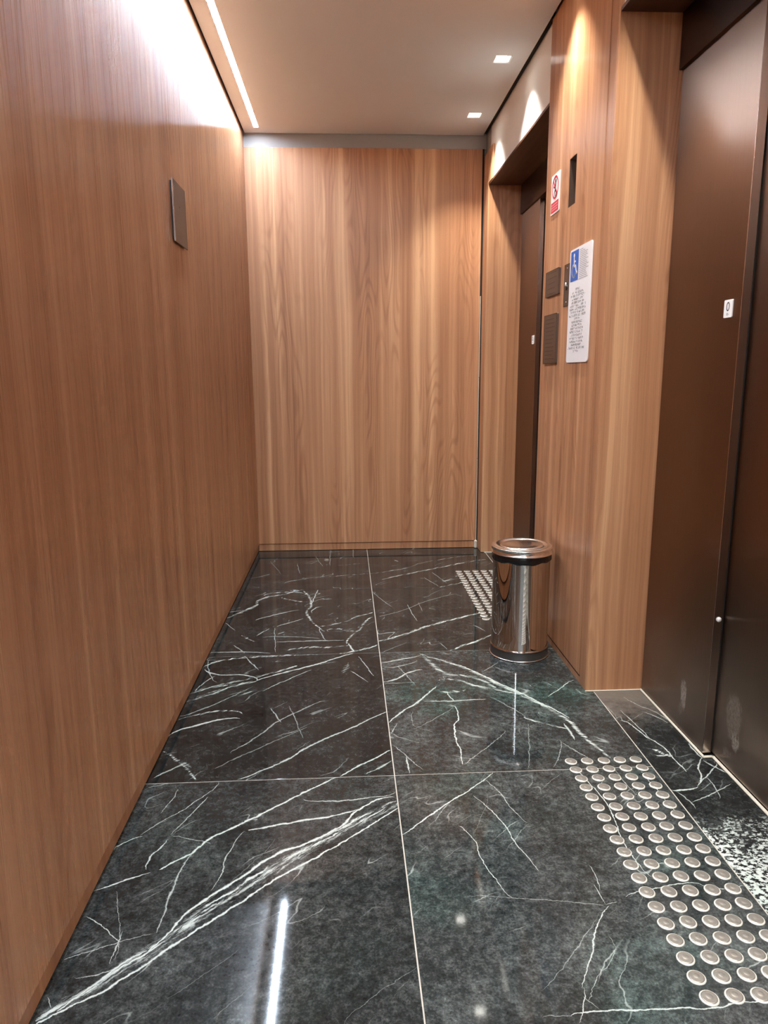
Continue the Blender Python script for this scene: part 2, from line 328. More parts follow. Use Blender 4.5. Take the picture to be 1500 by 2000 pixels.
def emitter(name, col, strength):
    m = NT(name); m.set(col=col, emc=col, ems=strength, rough=.5); return m.mat
VEINS = {
 'A': [
  (8.4,1,[(-418,1276),(-390,1318),(-330,1417),(-255,1487),(-204,1546),(-122,1592),(-34,1657),(24,1736),(126,1774)]),
  (6.6,1,[(-578,1120),(-506,1168),(-452,1208),(-390,1271),(-335,1325),(-255,1400),(-178,1473),(-86,1544),(15,1632),(124,1736)]),
  (34,0.75,[(-579,1127),(-493,1204),(-418,1273),(-360,1334),(-293,1410),(-211,1484),(-120,1566),(-20,1645),(125,1752)]),
  (6.5,0.9,[(-547,1144),(-516,1184),(-491,1214),(-463,1245),(-418,1276)]),
  (16,1,[(-326,1396),(-251,1460),(-183,1530),(-108,1581),(1,1678),(125,1761)]),
  (7.8,1,[(-460,1523),(-421,1554),(-379,1602),(-334,1653),(-271,1701),(-205,1757),(-149,1804),(-90,1854),(-20,1896)]),
  (5.0,0.9,[(-588,1458),(-537,1486),(-476,1514)]),
  (9.4,0.9,[(-269,1660),(-197,1673),(-127,1692),(-56,1705),(17,1737)]),
  (5.1,0.7,[(-133,1788),(-87,1774),(2,1775),(123,1807)]),
  (3.0,0.7,[(-275,1655),(-300,1592),(-308,1538),(-308,1499),(-326,1442)]),
  (6.1,0.6,[(-388,1582),(-404,1534),(-410,1478),(-413,1426),(-412,1384),(-414,1323)]),
  (4.0,0.8,[(-586,1594),(-567,1630),(-525,1649)]),
  (2.9,0.6,[(-462,1645),(-398,1630),(-353,1606)]),
  (4.9,0.8,[(-485,1522),(-490,1568),(-478,1598),(-463,1634)]),
  (3.3,0.7,[(-385,1889),(-430,1789),(-499,1709),(-540,1655)]),
  (3.4,0.7,[(-398,1813),(-441,1705),(-464,1650)]),
  (2.8,0.6,[(-490,1859),(-498,1794),(-511,1745)]),
  (2.8,0.8,[(-584,1375),(-543,1357),(-504,1324),(-481,1301)]),
  (2.4,0.7,[(-581,1262),(-545,1280),(-492,1302),(-424,1320)]),
  (1.6,0.6,[(-538,1455),(-515,1391),(-487,1312),(-483,1256)]),
  (3.0,0.7,[(-488,1335),(-486,1298),(-485,1246)]),
  (1.7,0.7,[(-580,1179),(-556,1149)]),
  (2.9,0.6,[(-545,1220),(-504,1224),(-463,1245)]),
  (1.4,0.4,[(-20,1088),(42,1148),(75,1171),(126,1206)]),
  (1.7,0.35,[(-236,1269),(-300,1206),(-352,1159)]),
  (2.2,0.35,[(-402,1368),(-338,1396),(-268,1488),(-192,1623)]),
  (5.9,0.5,[(-579,1878),(-528,1888),(-474,1927)]),
 ],
 'B': [
  (4.7,1,[(128,1619),(205,1693),(297,1773),(373,1842),(412,1886)]),
  (2.6,0.7,[(380,1853),(407,1793),(431,1696),(457,1645)]),
  (3.0,0.8,[(337,1775),(361,1725),(388,1658),(410,1544),(437,1464)]),
  (2.7,0.85,[(275,1645),(301,1586),(305,1529),(325,1449),(357,1380)]),
  (1.8,0.5,[(254,1392),(357,1380),(427,1370),(548,1343)]),
  (1.2,0.4,[(374,1786),(361,1725),(328,1653),(299,1590)]),
  (1.9,0.4,[(617,1871),(566,1830),(532,1786)]),
  (2.3,0.8,[(557,1478),(561,1429),(555,1394)]),
  (2.3,0.8,[(548,1415),(552,1377),(552,1347)]),
  (3.3,0.8,[(559,1341),(526,1304),(500,1266),(477,1220),(443,1161),(431,1137)]),
  (2.5,0.7,[(433,1141),(429,1118),(401,1064)]),
  (2.0,0.6,[(552,1347),(583,1353)]),
  (3.3,0.8,[(608,1365),(640,1382),(685,1392),(761,1402),(804,1388),(843,1382),(888,1388)]),
  (1.9,0.6,[(533,1235),(505,1196),(466,1156),(435,1106)]),
  (1.3,0.5,[(527,1264),(532,1231)]),
  (4.0,0.85,[(392,1078),(445,1088),(498,1087),(551,1085),(599,1086),(650,1080),(694,1086),(727,1090),(765,1084)]),
  (2.1,0.5,[(425,1118),(450,1091)]),
  (1.3,0.5,[(436,1211),(389,1169),(351,1134)]),
  (1.2,0.4,[(531,1324),(487,1271),(452,1240)]),
  (1.7,0.4,[(409,1375),(477,1360),(548,1344)]),
  (3.4,0.9,[(663,1876),(675,1811),(687,1757),(688,1691),(684,1629),(672,1550),(675,1490),(693,1430)]),
  (2.6,0.7,[(775,1884),(781,1777),(787,1742)]),
  (2.6,0.7,[(843,1865),(850,1818),(856,1738),(857,1633)]),
  (1.5,0.5,[(337,1081),(370,1083),(395,1076)]),
 ],
 'C': [
  (17.4,1,[(-581,2681),(-568,2741),(-510,2785),(-346,2809),(-126,2818)]),
  (9.7,0.8,[(-575,2695),(-518,2644),(-405,2627),(-356,2576)]),
  (11.0,0.8,[(-359,2577),(-249,2649),(-155,2703),(-74,2760),(19,2824)]),
  (14.7,0.7,[(-569,2504),(-499,2531),(-410,2547),(-356,2576)]),
  (6.1,0.6,[(-325,2479),(-242,2573),(-153,2663)]),
  (3.9,0.7,[(37,2785),(73,2648),(91,2588)]),
  (4.8,0.6,[(1,2643),(70,2533)]),
  (28.6,0.35,[(-30,2615),(-3,2724)]),
  (5.1,0.7,[(-437,2828),(-407,2762),(-360,2676)]),
  (4.8,0.6,[(-569,2794),(-558,2690),(-506,2571)]),
  (6.3,0.6,[(-516,2628),(-552,2575),(-573,2487)]),
  (24.6,0.8,[(-583,2404),(-498,2482),(-369,2572)]),
  (18.1,0.8,[(-593,2475),(-489,2543),(-363,2609),(-212,2707)]),
  (13.7,0.8,[(-588,2267),(-520,2310),(-436,2332),(-366,2274)]),
  (10.8,0.8,[(-587,2156),(-505,2236),(-374,2271)]),
  (8.3,0.7,[(-331,1897),(-225,1970),(-107,2093),(8,2186),(130,2295)]),
  (7.1,0.9,[(-33,1894),(36,1957),(124,2031)]),
  (6.9,0.6,[(42,1898),(123,1971)]),
  (12.4,0.8,[(-588,2067),(-524,2006),(-449,1902)]),
  (15.3,0.6,[(-532,2021),(-474,1966)]),
  (8.0,0.6,[(-574,1918),(-527,1969),(-503,1996)]),
  (7.5,0.5,[(-374,2047),(-306,2138),(-218,2272),(-81,2380)]),
  (4.8,0.6,[(-281,2341),(-232,2229)]),
  (3.4,0.5,[(-216,2356),(-154,2122)]),
  (7.2,0.5,[(-586,2296),(-480,2385),(-405,2485)]),
  (5.7,0.4,[(-405,1962),(-268,2087),(-145,2196)]),
 ],
 'D': [
  (21.2,0.9,[(290,2798),(357,2733),(424,2671),(486,2594),(542,2504),(611,2402),(650,2339),(696,2263),(727,2193),(742,2102),(763,2017),(786,1943)]),
  (7.7,1,[(424,2671),(488,2603),(544,2515),(614,2413),(653,2350),(700,2277),(736,2199)]),
  (27.2,0.8,[(301,2787),(334,2677),(362,2602),(424,2572),(490,2533),(539,2455)]),
  (18.8,0.9,[(329,2518),(403,2530),(453,2485),(516,2448),(567,2421),(615,2363)]),
  (20.2,0.9,[(326,2440),(373,2429),(424,2443)]),
  (7.4,0.8,[(262,2361),(363,2357),(486,2364)]),
  (5.7,0.8,[(359,2427),(361,2388),(372,2354)]),
  (9.2,0.8,[(128,2208),(176,2283),(226,2337),(274,2409),(321,2477)]),
  (2.5,0.5,[(219,2294),(206,2226),(212,2187)]),
  (5.4,1,[(361,2321),(366,2230),(343,2178),(334,2080),(338,2010),(330,1935)]),
  (8.9,0.8,[(123,2531),(175,2553),(230,2611),(288,2634)]),
  (7.2,0.8,[(124,2716),(211,2743),(296,2781)]),
  (6.6,0.6,[(130,2669),(222,2685),(272,2739)]),
  (3.6,0.6,[(193,2677),(220,2576),(242,2499)]),
  (3.4,0.6,[(154,2203),(142,2166),(127,2129)]),
  (5.1,0.8,[(165,1994),(167,1935),(169,1896)]),
  (3.1,0.6,[(129,2058),(155,2022),(179,1966),(213,1912)]),
  (2.9,0.5,[(210,2161),(265,2209),(331,2273),(364,2313)]),
  (3.7,0.5,[(334,1935),(375,1975),(434,2038),(502,2130)]),
  (3.5,0.45,[(588,2175),(566,2065),(521,1900)]),
  (15.2,0.8,[(587,2222),(638,2172),(681,2144),(711,2129)]),
  (10.2,0.7,[(707,2168),(712,2104),(709,2056)]),
  (2.8,0.6,[(657,2065),(657,2024),(634,1969),(598,1903)]),
  (3.9,0.6,[(664,2047),(701,1976),(726,1937)]),
  (4.6,0.8,[(714,2362),(782,2439),(849,2500)]),
  (4.6,0.5,[(510,2601),(554,2635),(601,2698)]),
  (3.4,0.5,[(257,2379),(225,2322)]),
  (5.5,0.5,[(502,2378),(553,2301),(592,2215)]),
  (5.0,0.5,[(123,2515),(194,2518),(265,2522)]),
 ],
 'E': [
  (25.2,1,[(-586,3300),(-511,3409),(-470,3486),(-442,3601),(-361,3648),(-279,3715),(-164,3729)]),
  (21.8,0.8,[(-448,3609),(-397,3687),(-288,3690),(-232,3657)]),
  (16.7,0.7,[(-347,3612),(-300,3557),(-209,3523)]),
  (14.1,1,[(-246,3712),(-204,3584),(-190,3450),(-204,3326),(-158,3179),(-113,3090)]),
  (6.9,0.7,[(-167,3725),(-180,3583),(-193,3418)]),
  (9.8,0.6,[(-122,3435),(-163,3425),(-180,3340)]),
  (15.2,0.8,[(-158,3173),(-82,3174),(-5,3225),(54,3293),(120,3334)]),
  (15.8,0.7,[(-117,3090),(-53,3117),(-6,3087),(36,3085)]),
  (13.7,0.9,[(118,3265),(82,3218),(51,3110),(12,3034),(-6,2925)]),
  (8.9,0.8,[(-6,2937),(19,2831)]),
  (5.1,0.6,[(-138,3150),(-123,3044),(-96,2967)]),
  (9.8,0.6,[(-319,2970),(-185,2973),(-24,2974)]),
  (18.5,0.8,[(-269,2857),(-182,2901),(-94,2895),(-6,2908)]),
  (7.4,0.5,[(-388,3031),(-233,3026),(-132,2989)]),
  (10.9,0.6,[(-443,3261),(-353,3337),(-246,3397)]),
  (3.4,0.6,[(-345,3151),(-312,2853)]),
  (9.6,0.6,[(-337,3164),(-220,3268)]),
  (14.9,0.7,[(-483,3068),(-444,3015),(-413,2984)]),
  (8.7,0.6,[(-417,3051),(-370,3139)]),
  (5.0,0.6,[(-583,3236),(-519,3123)]),
  (9.0,0.6,[(-590,2861),(-480,2867),(-332,2843)]),
  (8.2,0.5,[(-501,2947),(-440,2850)]),
  (16.6,1,[(-58,2825),(19,2842),(121,2909)]),
  (9.4,0.5,[(-598,3384),(-512,3415)]),
 ],
 'F': [
  (19.7,1,[(123,2952),(222,3007),(322,3091),(426,3166),(533,3230),(655,3303)]),
  (15.2,1,[(380,2780),(475,2869),(556,2923),(627,2985),(723,3064)]),
  (4.5,0.6,[(296,3448),(305,3321),(320,3193)]),
  (3.3,0.5,[(354,3477),(359,3332)]),
  (6.3,0.4,[(126,3675),(184,3489),(216,3415)]),
  (3.6,0.5,[(392,2910),(413,2833)]),
  (5.3,0.5,[(574,3128),(616,3039)]),
  (10.1,0.35,[(143,3272),(247,3340),(418,3506),(570,3599)]),
  (5.1,0.4,[(130,2812),(194,2876),(246,2920)]),
 ],
 'G': [
  (3.9,0.7,[(33,4629),(33,4402)]),
  (3.7,0.6,[(-117,4623),(-113,4216)]),
  (4.4,0.5,[(-210,4457),(-157,4205)]),
  (3.7,0.6,[(-314,4288),(-298,4146),(-283,4047)]),
  (4.4,0.4,[(-487,4350),(-394,4056)]),
  (80.0,0.8,[(-152,4350),(-122,4353)]),
  (12.0,0.5,[(-356,3846),(-236,3946),(-61,3988),(118,4027)]),
  (14.0,0.4,[(-76,4213),(100,4257)]),
  (12.0,0.4,[(-575,3963),(-476,4019)]),
 ],
 'H': [
  (22.3,0.8,[(189,3895),(356,4009),(552,4129),(690,4213),(862,4284)]),
  (20.4,0.5,[(123,4018),(303,4102),(508,4276),(817,4390)]),
  (18.3,0.8,[(494,3727),(624,3803),(730,3876)]),
  (5.5,0.5,[(490,4021),(546,3800)]),
  (6.1,0.5,[(430,3919),(493,3746)]),
  (10.0,0.5,[(287,4317),(314,4280)]),
 ],
 'S': [
  (5.5,0.9,[(887,2172),(925,2153),(945,2070),(967,2012),(972,1947),(980,1855)]),
  (4.3,0.8,[(930,2248),(946,2129),(954,2055)]),
  (5.4,0.7,[(981,2346),(1008,2281),(1054,2210),(1061,2104)]),
  (7.5,0.6,[(995,2230),(1030,2199),(1052,2144)]),
  (2.5,0.6,[(888,2302),(897,2240),(894,2182)]),
  (14.6,0.9,[(916,1984),(937,1983),(953,1957),(977,1932)]),
  (8.1,0.7,[(926,1958),(943,1947),(965,1958)]),
  (7.8,0.9,[(891,1770),(936,1767),(978,1784)]),
  (5.3,0.9,[(977,1784),(1008,1826),(1028,1883),(1062,1926)]),
  (6.6,0.8,[(1062,1921),(1058,1963),(1064,2017)]),
  (4.2,0.8,[(983,1800),(1042,1843),(1100,1908)]),
  (8.0,0.7,[(1054,1911),(1074,1875),(1093,1840)]),
  (3.6,0.7,[(1017,1826),(1020,1771),(1004,1719)]),
  (4.3,0.6,[(899,1761),(916,1726),(917,1676)]),
  (4.2,0.7,[(923,1709),(988,1738),(1075,1786)]),
 ],
}

# ---------------------------------------------------------------- materials
WOOD = wood('wood_laminate_left', seed=0.0, rough=.28)
WOODP = wood('wood_plinth', tint=(.80, .74, .70), seed=2.3, rough=.35)
WOODB = wood('wood_laminate_back', tint=(1.08, 1.09, 1.07), seed=3.37, rough=.44, aniso=.6, con=1.3)
WOODR = wood('wood_laminate_right', seed=6.2, rough=.30, con=1.25)
WOODJ = wood('wood_laminate_jamb', tint=(1.07, 1.08, 1.06), seed=9.9, rough=.38, con=1.5)
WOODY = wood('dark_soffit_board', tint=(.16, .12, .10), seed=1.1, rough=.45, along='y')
CEIL = plain('ceiling_paint', (.77, .77, .77), .75, var=.015, scale=6)
LOBBYW = plain('lobby_paint', (.42, .39, .36), .7, var=.03, scale=5)
LOBBYL = emitter('added_panel_glow', LOBBY_COLOR, LOBBY_STRENGTH)
GREY = plain('grey_paint', (.36, .35, .34), .7, var=.03)
WHITE = plain('lintel_paint', (.80, .80, .79), .6, var=.02, scale=9)
DARK = plain('dark_cavity', (.012, .010, .009), .8)
SHADOWGAP = plain('gap_shade_brown', (.035, .021, .014), .7)  # near-black brown that paints the shade inside the plinth gaps
GROOVE = plain('groove_brown', (.085, .050, .033), .6)
GROUT = plain('grout', (.50, .46, .40), .8, var=.15, scale=60)
SEAL = plain('sealant_cream', (.72, .67, .56), .55, var=.08, scale=90)
BRONZE = steel('bronze_steel', (.27, .195, .155), .31, brush='z', smear_refl=True, aniso=.97)
BRONZE_D = steel('bronze_header', (.075, .052, .044), .30)
EDGE = steel('steel_edge', (.52, .44, .39), .22, brush='z')
PLATE = steel('dark_bronze_plate', (.185, .155, .14), .42)
PLATE_E = steel('plate_rim', (.10, .08, .07), .4)
CHROME = plain('chrome', (.62, .60, .575), .018, metal=1.0, var=.01)
CHROME_L = plain('chrome_lid', (.90, .89, .88), .17, metal=1.0, var=.03)
NICHEM = plain('niche_brown', (.14, .09, .065), .5)
RUBBER = plain('dark_rubber', (.03, .028, .025), .45)
BAG = plain('black_bag_plastic', (.008, .008, .009), .25)
SIGNW = plain('sign_white', (.86, .86, .86), .35, var=.02)
BLUE = plain('sign_blue', srgb(0, 95, 190), .35, var=.04)
RED = plain('sign_red', srgb(205, 40, 60), .35, var=.04)
PINK = plain('sign_pink_print', srgb(240, 150, 155), .4, var=.04)
INK = plain('ink_black', (.02, .02, .022), .5)
INK_SHADE = plain('ink_shade_grey', (.16, .15, .15), .5)
STUDM = plain('stud_metal', (.30, .28, .25), .40, metal=.55, var=.2, scale=160)
STUDR = plain('stud_rim', (.74, .71, .64), .4, metal=.15, var=.1, scale=150)

# ---------------------------------------------------------------- floor
fl = MB().box(-.72, 1.24, YEND-.1, 4.72, -.08, -.0012).build('floor', GROUT)
structure(fl, 'polished dark green marble tile floor with pale grout lines')
G = .0016
def tile(name, x0, x1, y0, y1, mat):
    b = MB().box(x0+G, x1-G, y0+G, y1-G, -.02, 0, b=.0006)
    return b.build('floor_tile', mat, fl)
gen1 = marble('marble_plain_a', seed=11.3, green=.3)
gen2 = marble('marble_plain_b', seed=23.9, green=.5)
spec = {'A': dict(dark=1.05, green=.25, fleck=1.0), 'B': dict(dark=1.5, green=.55, fleck=.6), 'C': dict(dark=.55, green=.2, fleck=.7), 'D': dict(dark=1.3, green=1.0, fleck=1.0, band=-.6),
        'E': dict(dark=.7, green=.15, fleck=.7), 'F': dict(dark=.75, green=.2, fleck=.5), 'G': dict(dark=.75, green=.1, fleck=.3), 'H': dict(dark=.75, green=.1, fleck=.3)}
for r in range(len(ROWS)-1):
    for cidx, (x0, x1) in enumerate(((-.62, XC), (XC, XG))):
        key = {0:'GH', 1:'EF', 2:'CD', 3:'AB'}.get(r)
        if key:
            k = key[cidx]; mt = marble('marble_tile_'+k.lower(), VEINS[k], seed=ord(k)*1.37, **spec[k])
        else: mt = (gen1, gen2)[(r+cidx) % 2]
        tile('floor_tile', x0, x1, ROWS[r+1], ROWS[r], mt)
thr = marble('marble_threshold', VEINS['S'], seed=5.5, dark=.75, green=.0, fleck=.6, breccia=True, dust=.55)
for (y0, y1, mt) in ((YN0, YN, thr), (YC, YJ, gen2), (-.95, .34, gen1)):
    tile('threshold_tile', XG, 1.14, y0, y1, mt)

# ---------------------------------------------------------------- walls
wl = MB().box(-.612, XL, YEND, YB+.02, .050, 2.60).build('wall_left', WOOD); structure(wl, 'long glossy wood-grain laminate wall')
MB().box(-.64, -.600, YEND, YB+.02, -.02, 2.60).build('backing', SHADOWGAP, wl)
bl = MB().box(-.612, XL-.006, YEND, YB+.004, .004, .0450).build('baseboard_left', WOODP); structure(bl, 'low wood plinth under the long wall')
wb = MB().box(XL-.02, .848, YB, YB+.02, .0505, 2.470).build('wall_back', WOODB); structure(wb, 'wood-grain laminate end wall')
MB().box(-.62, 1.2, YB+.021, YB+.10, -.02, 2.62).build('backing', GREY, wb)
bb = MB().box(XL-.003, .848, YB+.004, YB+.020, .003, .0465).build('baseboard_back', WOODB); structure(bb, 'wood plinth under the end wall')
MB().box(XL-.003, .848, YB+.012, YB+.0205, .046, .051).build('shadow_gap', SHADOWGAP, bb)
tg = MB().box(XL-.01, .872, YB+.006, YB+.0205, 2.472, 2.60).build('trim_1', GREY); structure(tg, 'grey recessed band above the end wall')
# unseen lobby added behind the camera, with added ceiling panels to light the hall
LB = YEND-3.4
lf_ = MB().box(-2.6, 3.2, LB, YEND-.1, -.08, 0).build('floor_lobby', gen1); structure(lf_)
lw = MB().box(-2.6, 3.2, LB-.06, LB, 0, 2.66).box(-2.66, -2.6, LB, YEND, 0, 2.66).box(3.2, 3.26, LB, YEND, 0, 2.66).box(-2.6, -.64, YEND-.1, YEND, 0, 2.66).box(1.24, 3.2, YEND-.1, YEND, 0, 2.66)
structure(lw.build('wall_front', LOBBYW))
structure(MB().box(-2.6, 3.2, LB, YEND, 2.60, 2.66).build('ceiling_lobby', CEIL))
for k in range(3):
    pl = empty('added_panel_light', (-1.4+1.7*k, YEND-1.7, 2.59)); tag(pl, ('added light panel in the unseen lobby, by the side wall', 'added light panel in the unseen lobby, middle of three', 'added light panel in the unseen lobby, by the elevator side')[k], 'light', 'added lobby light panels')
    x = pl.location.x; y = pl.location.y
    MB().box(x-.3, x+.3, y-.6, y+.6, 2.585, 2.5995).build('panel_frame', WHITE, pl); MB().box(x-.28, x+.28, y-.58, y+.58, 2.580, 2.5849).build('diffuser', LOBBYL, pl)

# right wall: columns, jambs, lintels
yz = lambda x0: (lambda u, v, d: (x0+d, u, v))
wr = empty('wall_right', (XR, 0, 0)); structure(wr, 'wood-clad wall with elevator portals')
def column(y0, y1, niche=None):
    core = MB().box(XR+.020, 1.20, y0+.001, y1-.001, 0, 2.60).build('column_core', WOODJ, wr)
    g = .0042
    ys = y0+.074
    MB().plate(yz(XR), ys+g, y1, .030, 2.552, .0, .0195, holes=[niche] if niche else []).build('column_panel', WOODR, wr)
    MB().box(XR, XR+.0195, y0+.0119, ys-g, 0, 2.552).build('column_stile', WOODR, wr)
    MB().box(XR+.001, XR+.0195, ys-g, y1, 0, .024).build('kickboard', WOODR, wr)
    MB().box(XR+.006, XR+.0205, ys-g-.0002, y1-.002, .02, 2.55).build('groove', GROOVE, wr) if not niche else MB().plate(yz(XR), ys-g+.0002, y1-.002, .024, 2.55, .006, .0193, holes=[niche]).build('groove', GROOVE, wr)
    # side cladding that faces the portals
    MB().box(XR+.0003, 1.20, y0-.0008, y0+.0118, .003, 2.552).build('jamb_panel', WOODJ, wr)
    MB().box(XR+.001, 1.20, y1-.012, y1+.0008, .003, ZS+.005).build('jamb_panel', WOODJ, wr)
NICHE = (2.777, 2.862, 1.765, 1.938)
column(YN, YC, NICHE)
column(.34, YN0)
# niche cut in the column: lining with real depth
core = [o for o in wr.children if o.name.startswith('column_core')][0]
me = core.data; bpy.data.objects.remove(core)
MB().plate(lambda u, v, d: (XR+d, u, v), YN+.001, YC-.001, 0, 2.60, .020, .060, holes=[NICHE]).box(XR+.060, 1.20, YN+.001, YC-.001, 0, 2.60).build('column_core', WOODJ, wr)
nl = MB(); y0, y1, z0, z1 = NICHE; t = .0015
nl.box(XR+.001, XR+.058, y0, y0+t, z0, z1).box(XR+.001, XR+.058, y1-t, y1, z0, z1).box(XR+.001, XR+.058, y0, y1, z0, z0+t).box(XR+.001, XR+.058, y0, y1, z1-t, z1).box(XR+.055, XR+.059, y0, y1, z0, z1)
nl.build('niche_lining', NICHEM, wr)
# far jamb by the end wall
MB().box(XR, 1.20, YJ, YJ+.014, .003, 2.430).build('jamb_panel', WOODJ, wr)
MB().box(XR, XR+.016, YJ+.0142, YB+.002, .003, 2.430).build('jamb_return', WOODJ, wr)
MB().box(XR+.017, 1.20, YJ+.015, YB+.020, 0, 2.60).build('jamb_core', GREY, wr)
# portals: lintel, soffit board, header
def portal(y0, y1, strip):
    MB().box(XR+.012, XR+.10, y0, y1, ZS+.004, 2.60).build('lintel', WHITE, wr)
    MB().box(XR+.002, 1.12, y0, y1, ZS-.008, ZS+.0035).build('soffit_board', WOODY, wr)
    if strip: MB().box(XR, XR+.0115, y1-.115, y1-.0005, ZS+.004, 2.430).build('lintel_strip', WOODJ, wr)
    MB().box(XR+.13, 1.20, y0, y1, ZS+.004, 2.60).build('portal_backing', DARK, wr)
portal(YC+.001, YJ-.001, True)
portal(YN0+.001, YN-.001, False)
portal(-.95, .339, False)
MB().box(XR+.012, 1.20, YEND, -.951, 0, 2.60).build('wall_panel', WOODJ, wr)
MB().box(1.17, 1.24, YEND, YB+.05, -.02, 2.62).build('shaft_wall', DARK, wr)

MB().box(.8465, XR-.0002, YB+.003, YB+.0205, 0, 2.4715).build('corner_shade', DARK, wr)  # dark strip put in the open corner to stand for its shade
# sealant beads
t2 = MB()
for (a, b) in ((.05, .6), (.6, 1.12), (1.12, 1.62)):
    t2.box(.849, .8525+.0015*random.random(), YB-.0065, YB-.001, a, b-.002, b=.0008)
t2.box(.838, .858, YB-.022, YB-.002, 0, .055, b=.006)
structure(t2.build('trim_2', SEAL), 'uneven pale sealant bead in the wall corner')
t3 = MB().box(XD-.007, XD+.001, 1.925, YN-.002, 0, .006, b=.002).box(XD-.006, XD+.030, 1.922, 1.931, 0, .006, b=.002).box(1.089, 1.099, YN0, 1.930, 0, .006, b=.002)
t3.box(XR-.003, XD, YN-.006, YN-.001, 0, .004, b=.0012)
structure(t3.build('trim_3', SEAL), 'cream sealant bead along the base of the elevator doors')
t4 = MB().box(XR+.02, XD, YJ-.006, YJ-.001, 0, .004, b=.0012)
structure(t4.build('trim_4', SEAL), 'cream sealant bead at the foot of the far jamb')

# ---------------------------------------------------------------- ceiling with light slot and downlight holes
SPOTS = [4.265, 3.545, 2.825, 2.105, 1.385, .665, -.055, -.775, -1.45]
SX0, SX1, SH = .699, .774, .0375
holes = [(SX0, SX1, y-SH, y+SH) for y in SPOTS]
LX0, LX1, LY1 = -.507, -.477, 4.500
holes.append((LX0, LX1, YEND+.3, LY1))
ce = MB().plate(lambda u, v, d: (u, v, ZC+d), XL+.010, XR-.012, YEND, YB-.004, 0, .030, holes=holes).build('ceiling', CEIL)
structure(ce, 'smooth painted plaster ceiling with recessed lights')
MB().box(-.66, 1.24, YEND-.06, YB+.10, 2.61, 2.66).build('ceiling_void', DARK, ce)
MB().box(XL+.0005, XL+.004, YEND, YB, 2.556, 2.60).build('gap_shadow', DARK, ce)
t5 = MB().box(XR-.004, XR+.0115, YC+.002, YB, 2.556, 2.605).build('trim_5', DARK); structure(t5, 'dark strip standing in for the shadow gap between ceiling and lintel')  # shade of the ceiling gap drawn as a dark strip

# ---------------------------------------------------------------- lights
led = empty('linear_light', (-.492, 1.2, ZC)); tag(led, 'long white glowing light strip set into the ceiling', 'light')
MB().box(LX0+.002, LX1-.002, YEND+.302, LY1-.002, ZC+.004, ZC+.008).build('diffuser', emitter('led_glow', LED_COLOR, LED_STRENGTH), led)
MB().box(LX0+.0002, LX0+.0018, YEND+.302, LY1-.002, ZC+.001, ZC+.024).box(LX1-.0018, LX1-.0002, YEND+.302, LY1-.002, ZC+.001, ZC+.024).box(LX0, LX1, YEND+.302, LY1-.002, ZC+.022, ZC+.026).build('channel', WHITE, led)
LENS = emitter('downlight_glow', SPOT_COLOR, SPOT_LENS)
dl_lab = ['square recessed downlight in the ceiling above the far elevator door, nearest the end wall',
          'square recessed downlight in the ceiling, second one out from the end wall']
ORD = 'first second third fourth fifth sixth seventh eighth ninth'.split()
for i, y in enumerate(SPOTS):
    d = empty('downlight', ((SX0+SX1)/2, y, ZC))
    tag(d, dl_lab[i] if i < 2 else 'square recessed downlight in the ceiling, %s one out from the end wall' % ORD[i], 'light', 'recessed downlights along the elevator side')
    fr = MB().plate(lambda u, v, dd: (u, v, ZC+dd), SX0+.0005, SX1-.0005, y-SH+.0005, y+SH-.0005, .002, .034, holes=[(SX0+.004, SX1-.004, y-SH+.004, y+SH-.004)]).build('housing', WHITE, d)
    MB().box(SX0+.012, SX1-.012, y-SH+.012, y+SH-.012, ZC+.022, ZC+.026, b=.001).build('lens', LENS, d)
    MB().box(SX0+.0045, SX1-.0045, y-SH+.0045, y+SH-.0045, ZC+.027, ZC+.031).build('reflector', WHITE, d)
    ld = bpy.data.lights.new('downlight_beam', 'SPOT'); ld.energy = SPOT_WATT; ld.color = SPOT_COLOR; ld.spot_size = math.radians(88); ld.spot_blend = 1.0; ld.shadow_soft_size = .018
    lo = bpy.data.objects.new('downlight_beam', ld); lo.location = (0, 0, .012); COL.objects.link(lo); lo.parent = d

# ---------------------------------------------------------------- elevator doors
def leaf(parent, x0, x1, y0, y1):
    lf = MB().box(x0, x1, y0, y1, .007, ZDOOR+.02, b=.0012).build('door_leaf', BRONZE, parent)
    return lf
def elevator_door(n, y0, y1, split, label):
    d = empty('door_%d' % n, (XD, (y0+y1)/2, 0)); structure(d, label)
    lf = leaf(d, XD, XD+.024, split, y1+.010 if n == 9 else y1-.0015)
    MB().box(XD+.0003, XD+.0237, split-.0012, split-.0001, .01, ZDOOR).build('leaf_edge', EDGE, lf)
    MB().box(XD-.0004, XD+.0004, split-.0013, split+.0016, .01, ZDOOR).build('edge_highlight', EDGE, lf)  # lighter steel strip drawn in as the highlight along the leaf corner
    lf2 = leaf(d, XD+.031, XD+.055, y0+.0015, split+.05)
    MB().box(XD+.0245, XD+.0305, split+.004, split+.045, .01, ZDOOR).build('brush_seal', DARK, lf2)
    MB().box(XD-.012, XD+.070, y0+.0015, y1-.0015, ZDOOR, ZS-.0085).build('door_header', BRONZE_D, d)
    MB().box(XD+.056, XD+.10, y0, y1, 0, ZDOOR).build('door_backing', DARK, d)
    return d, lf, lf2
d1, d1a, d1b = elevator_door(1, YC+.001, YJ-.001, 4.062, 'bronze steel sliding elevator door in the far portal')
d2, d2a, d2b = elevator_door(2, YN0+.001, YN-.001, 1.940, 'bronze steel sliding elevator door in the near portal')
elevator_door(3, -.949, .338, -.12, None)
MB().lathe([(.0075, 0), (.0075, .002), (.005, .005), (0, .006)], (0, 0, 0), 20).build('tmp_cap', SIGNW)
cap = bpy.data.objects['tmp_cap']; cap.name = 'screw_cap'; cap.parent = d2a
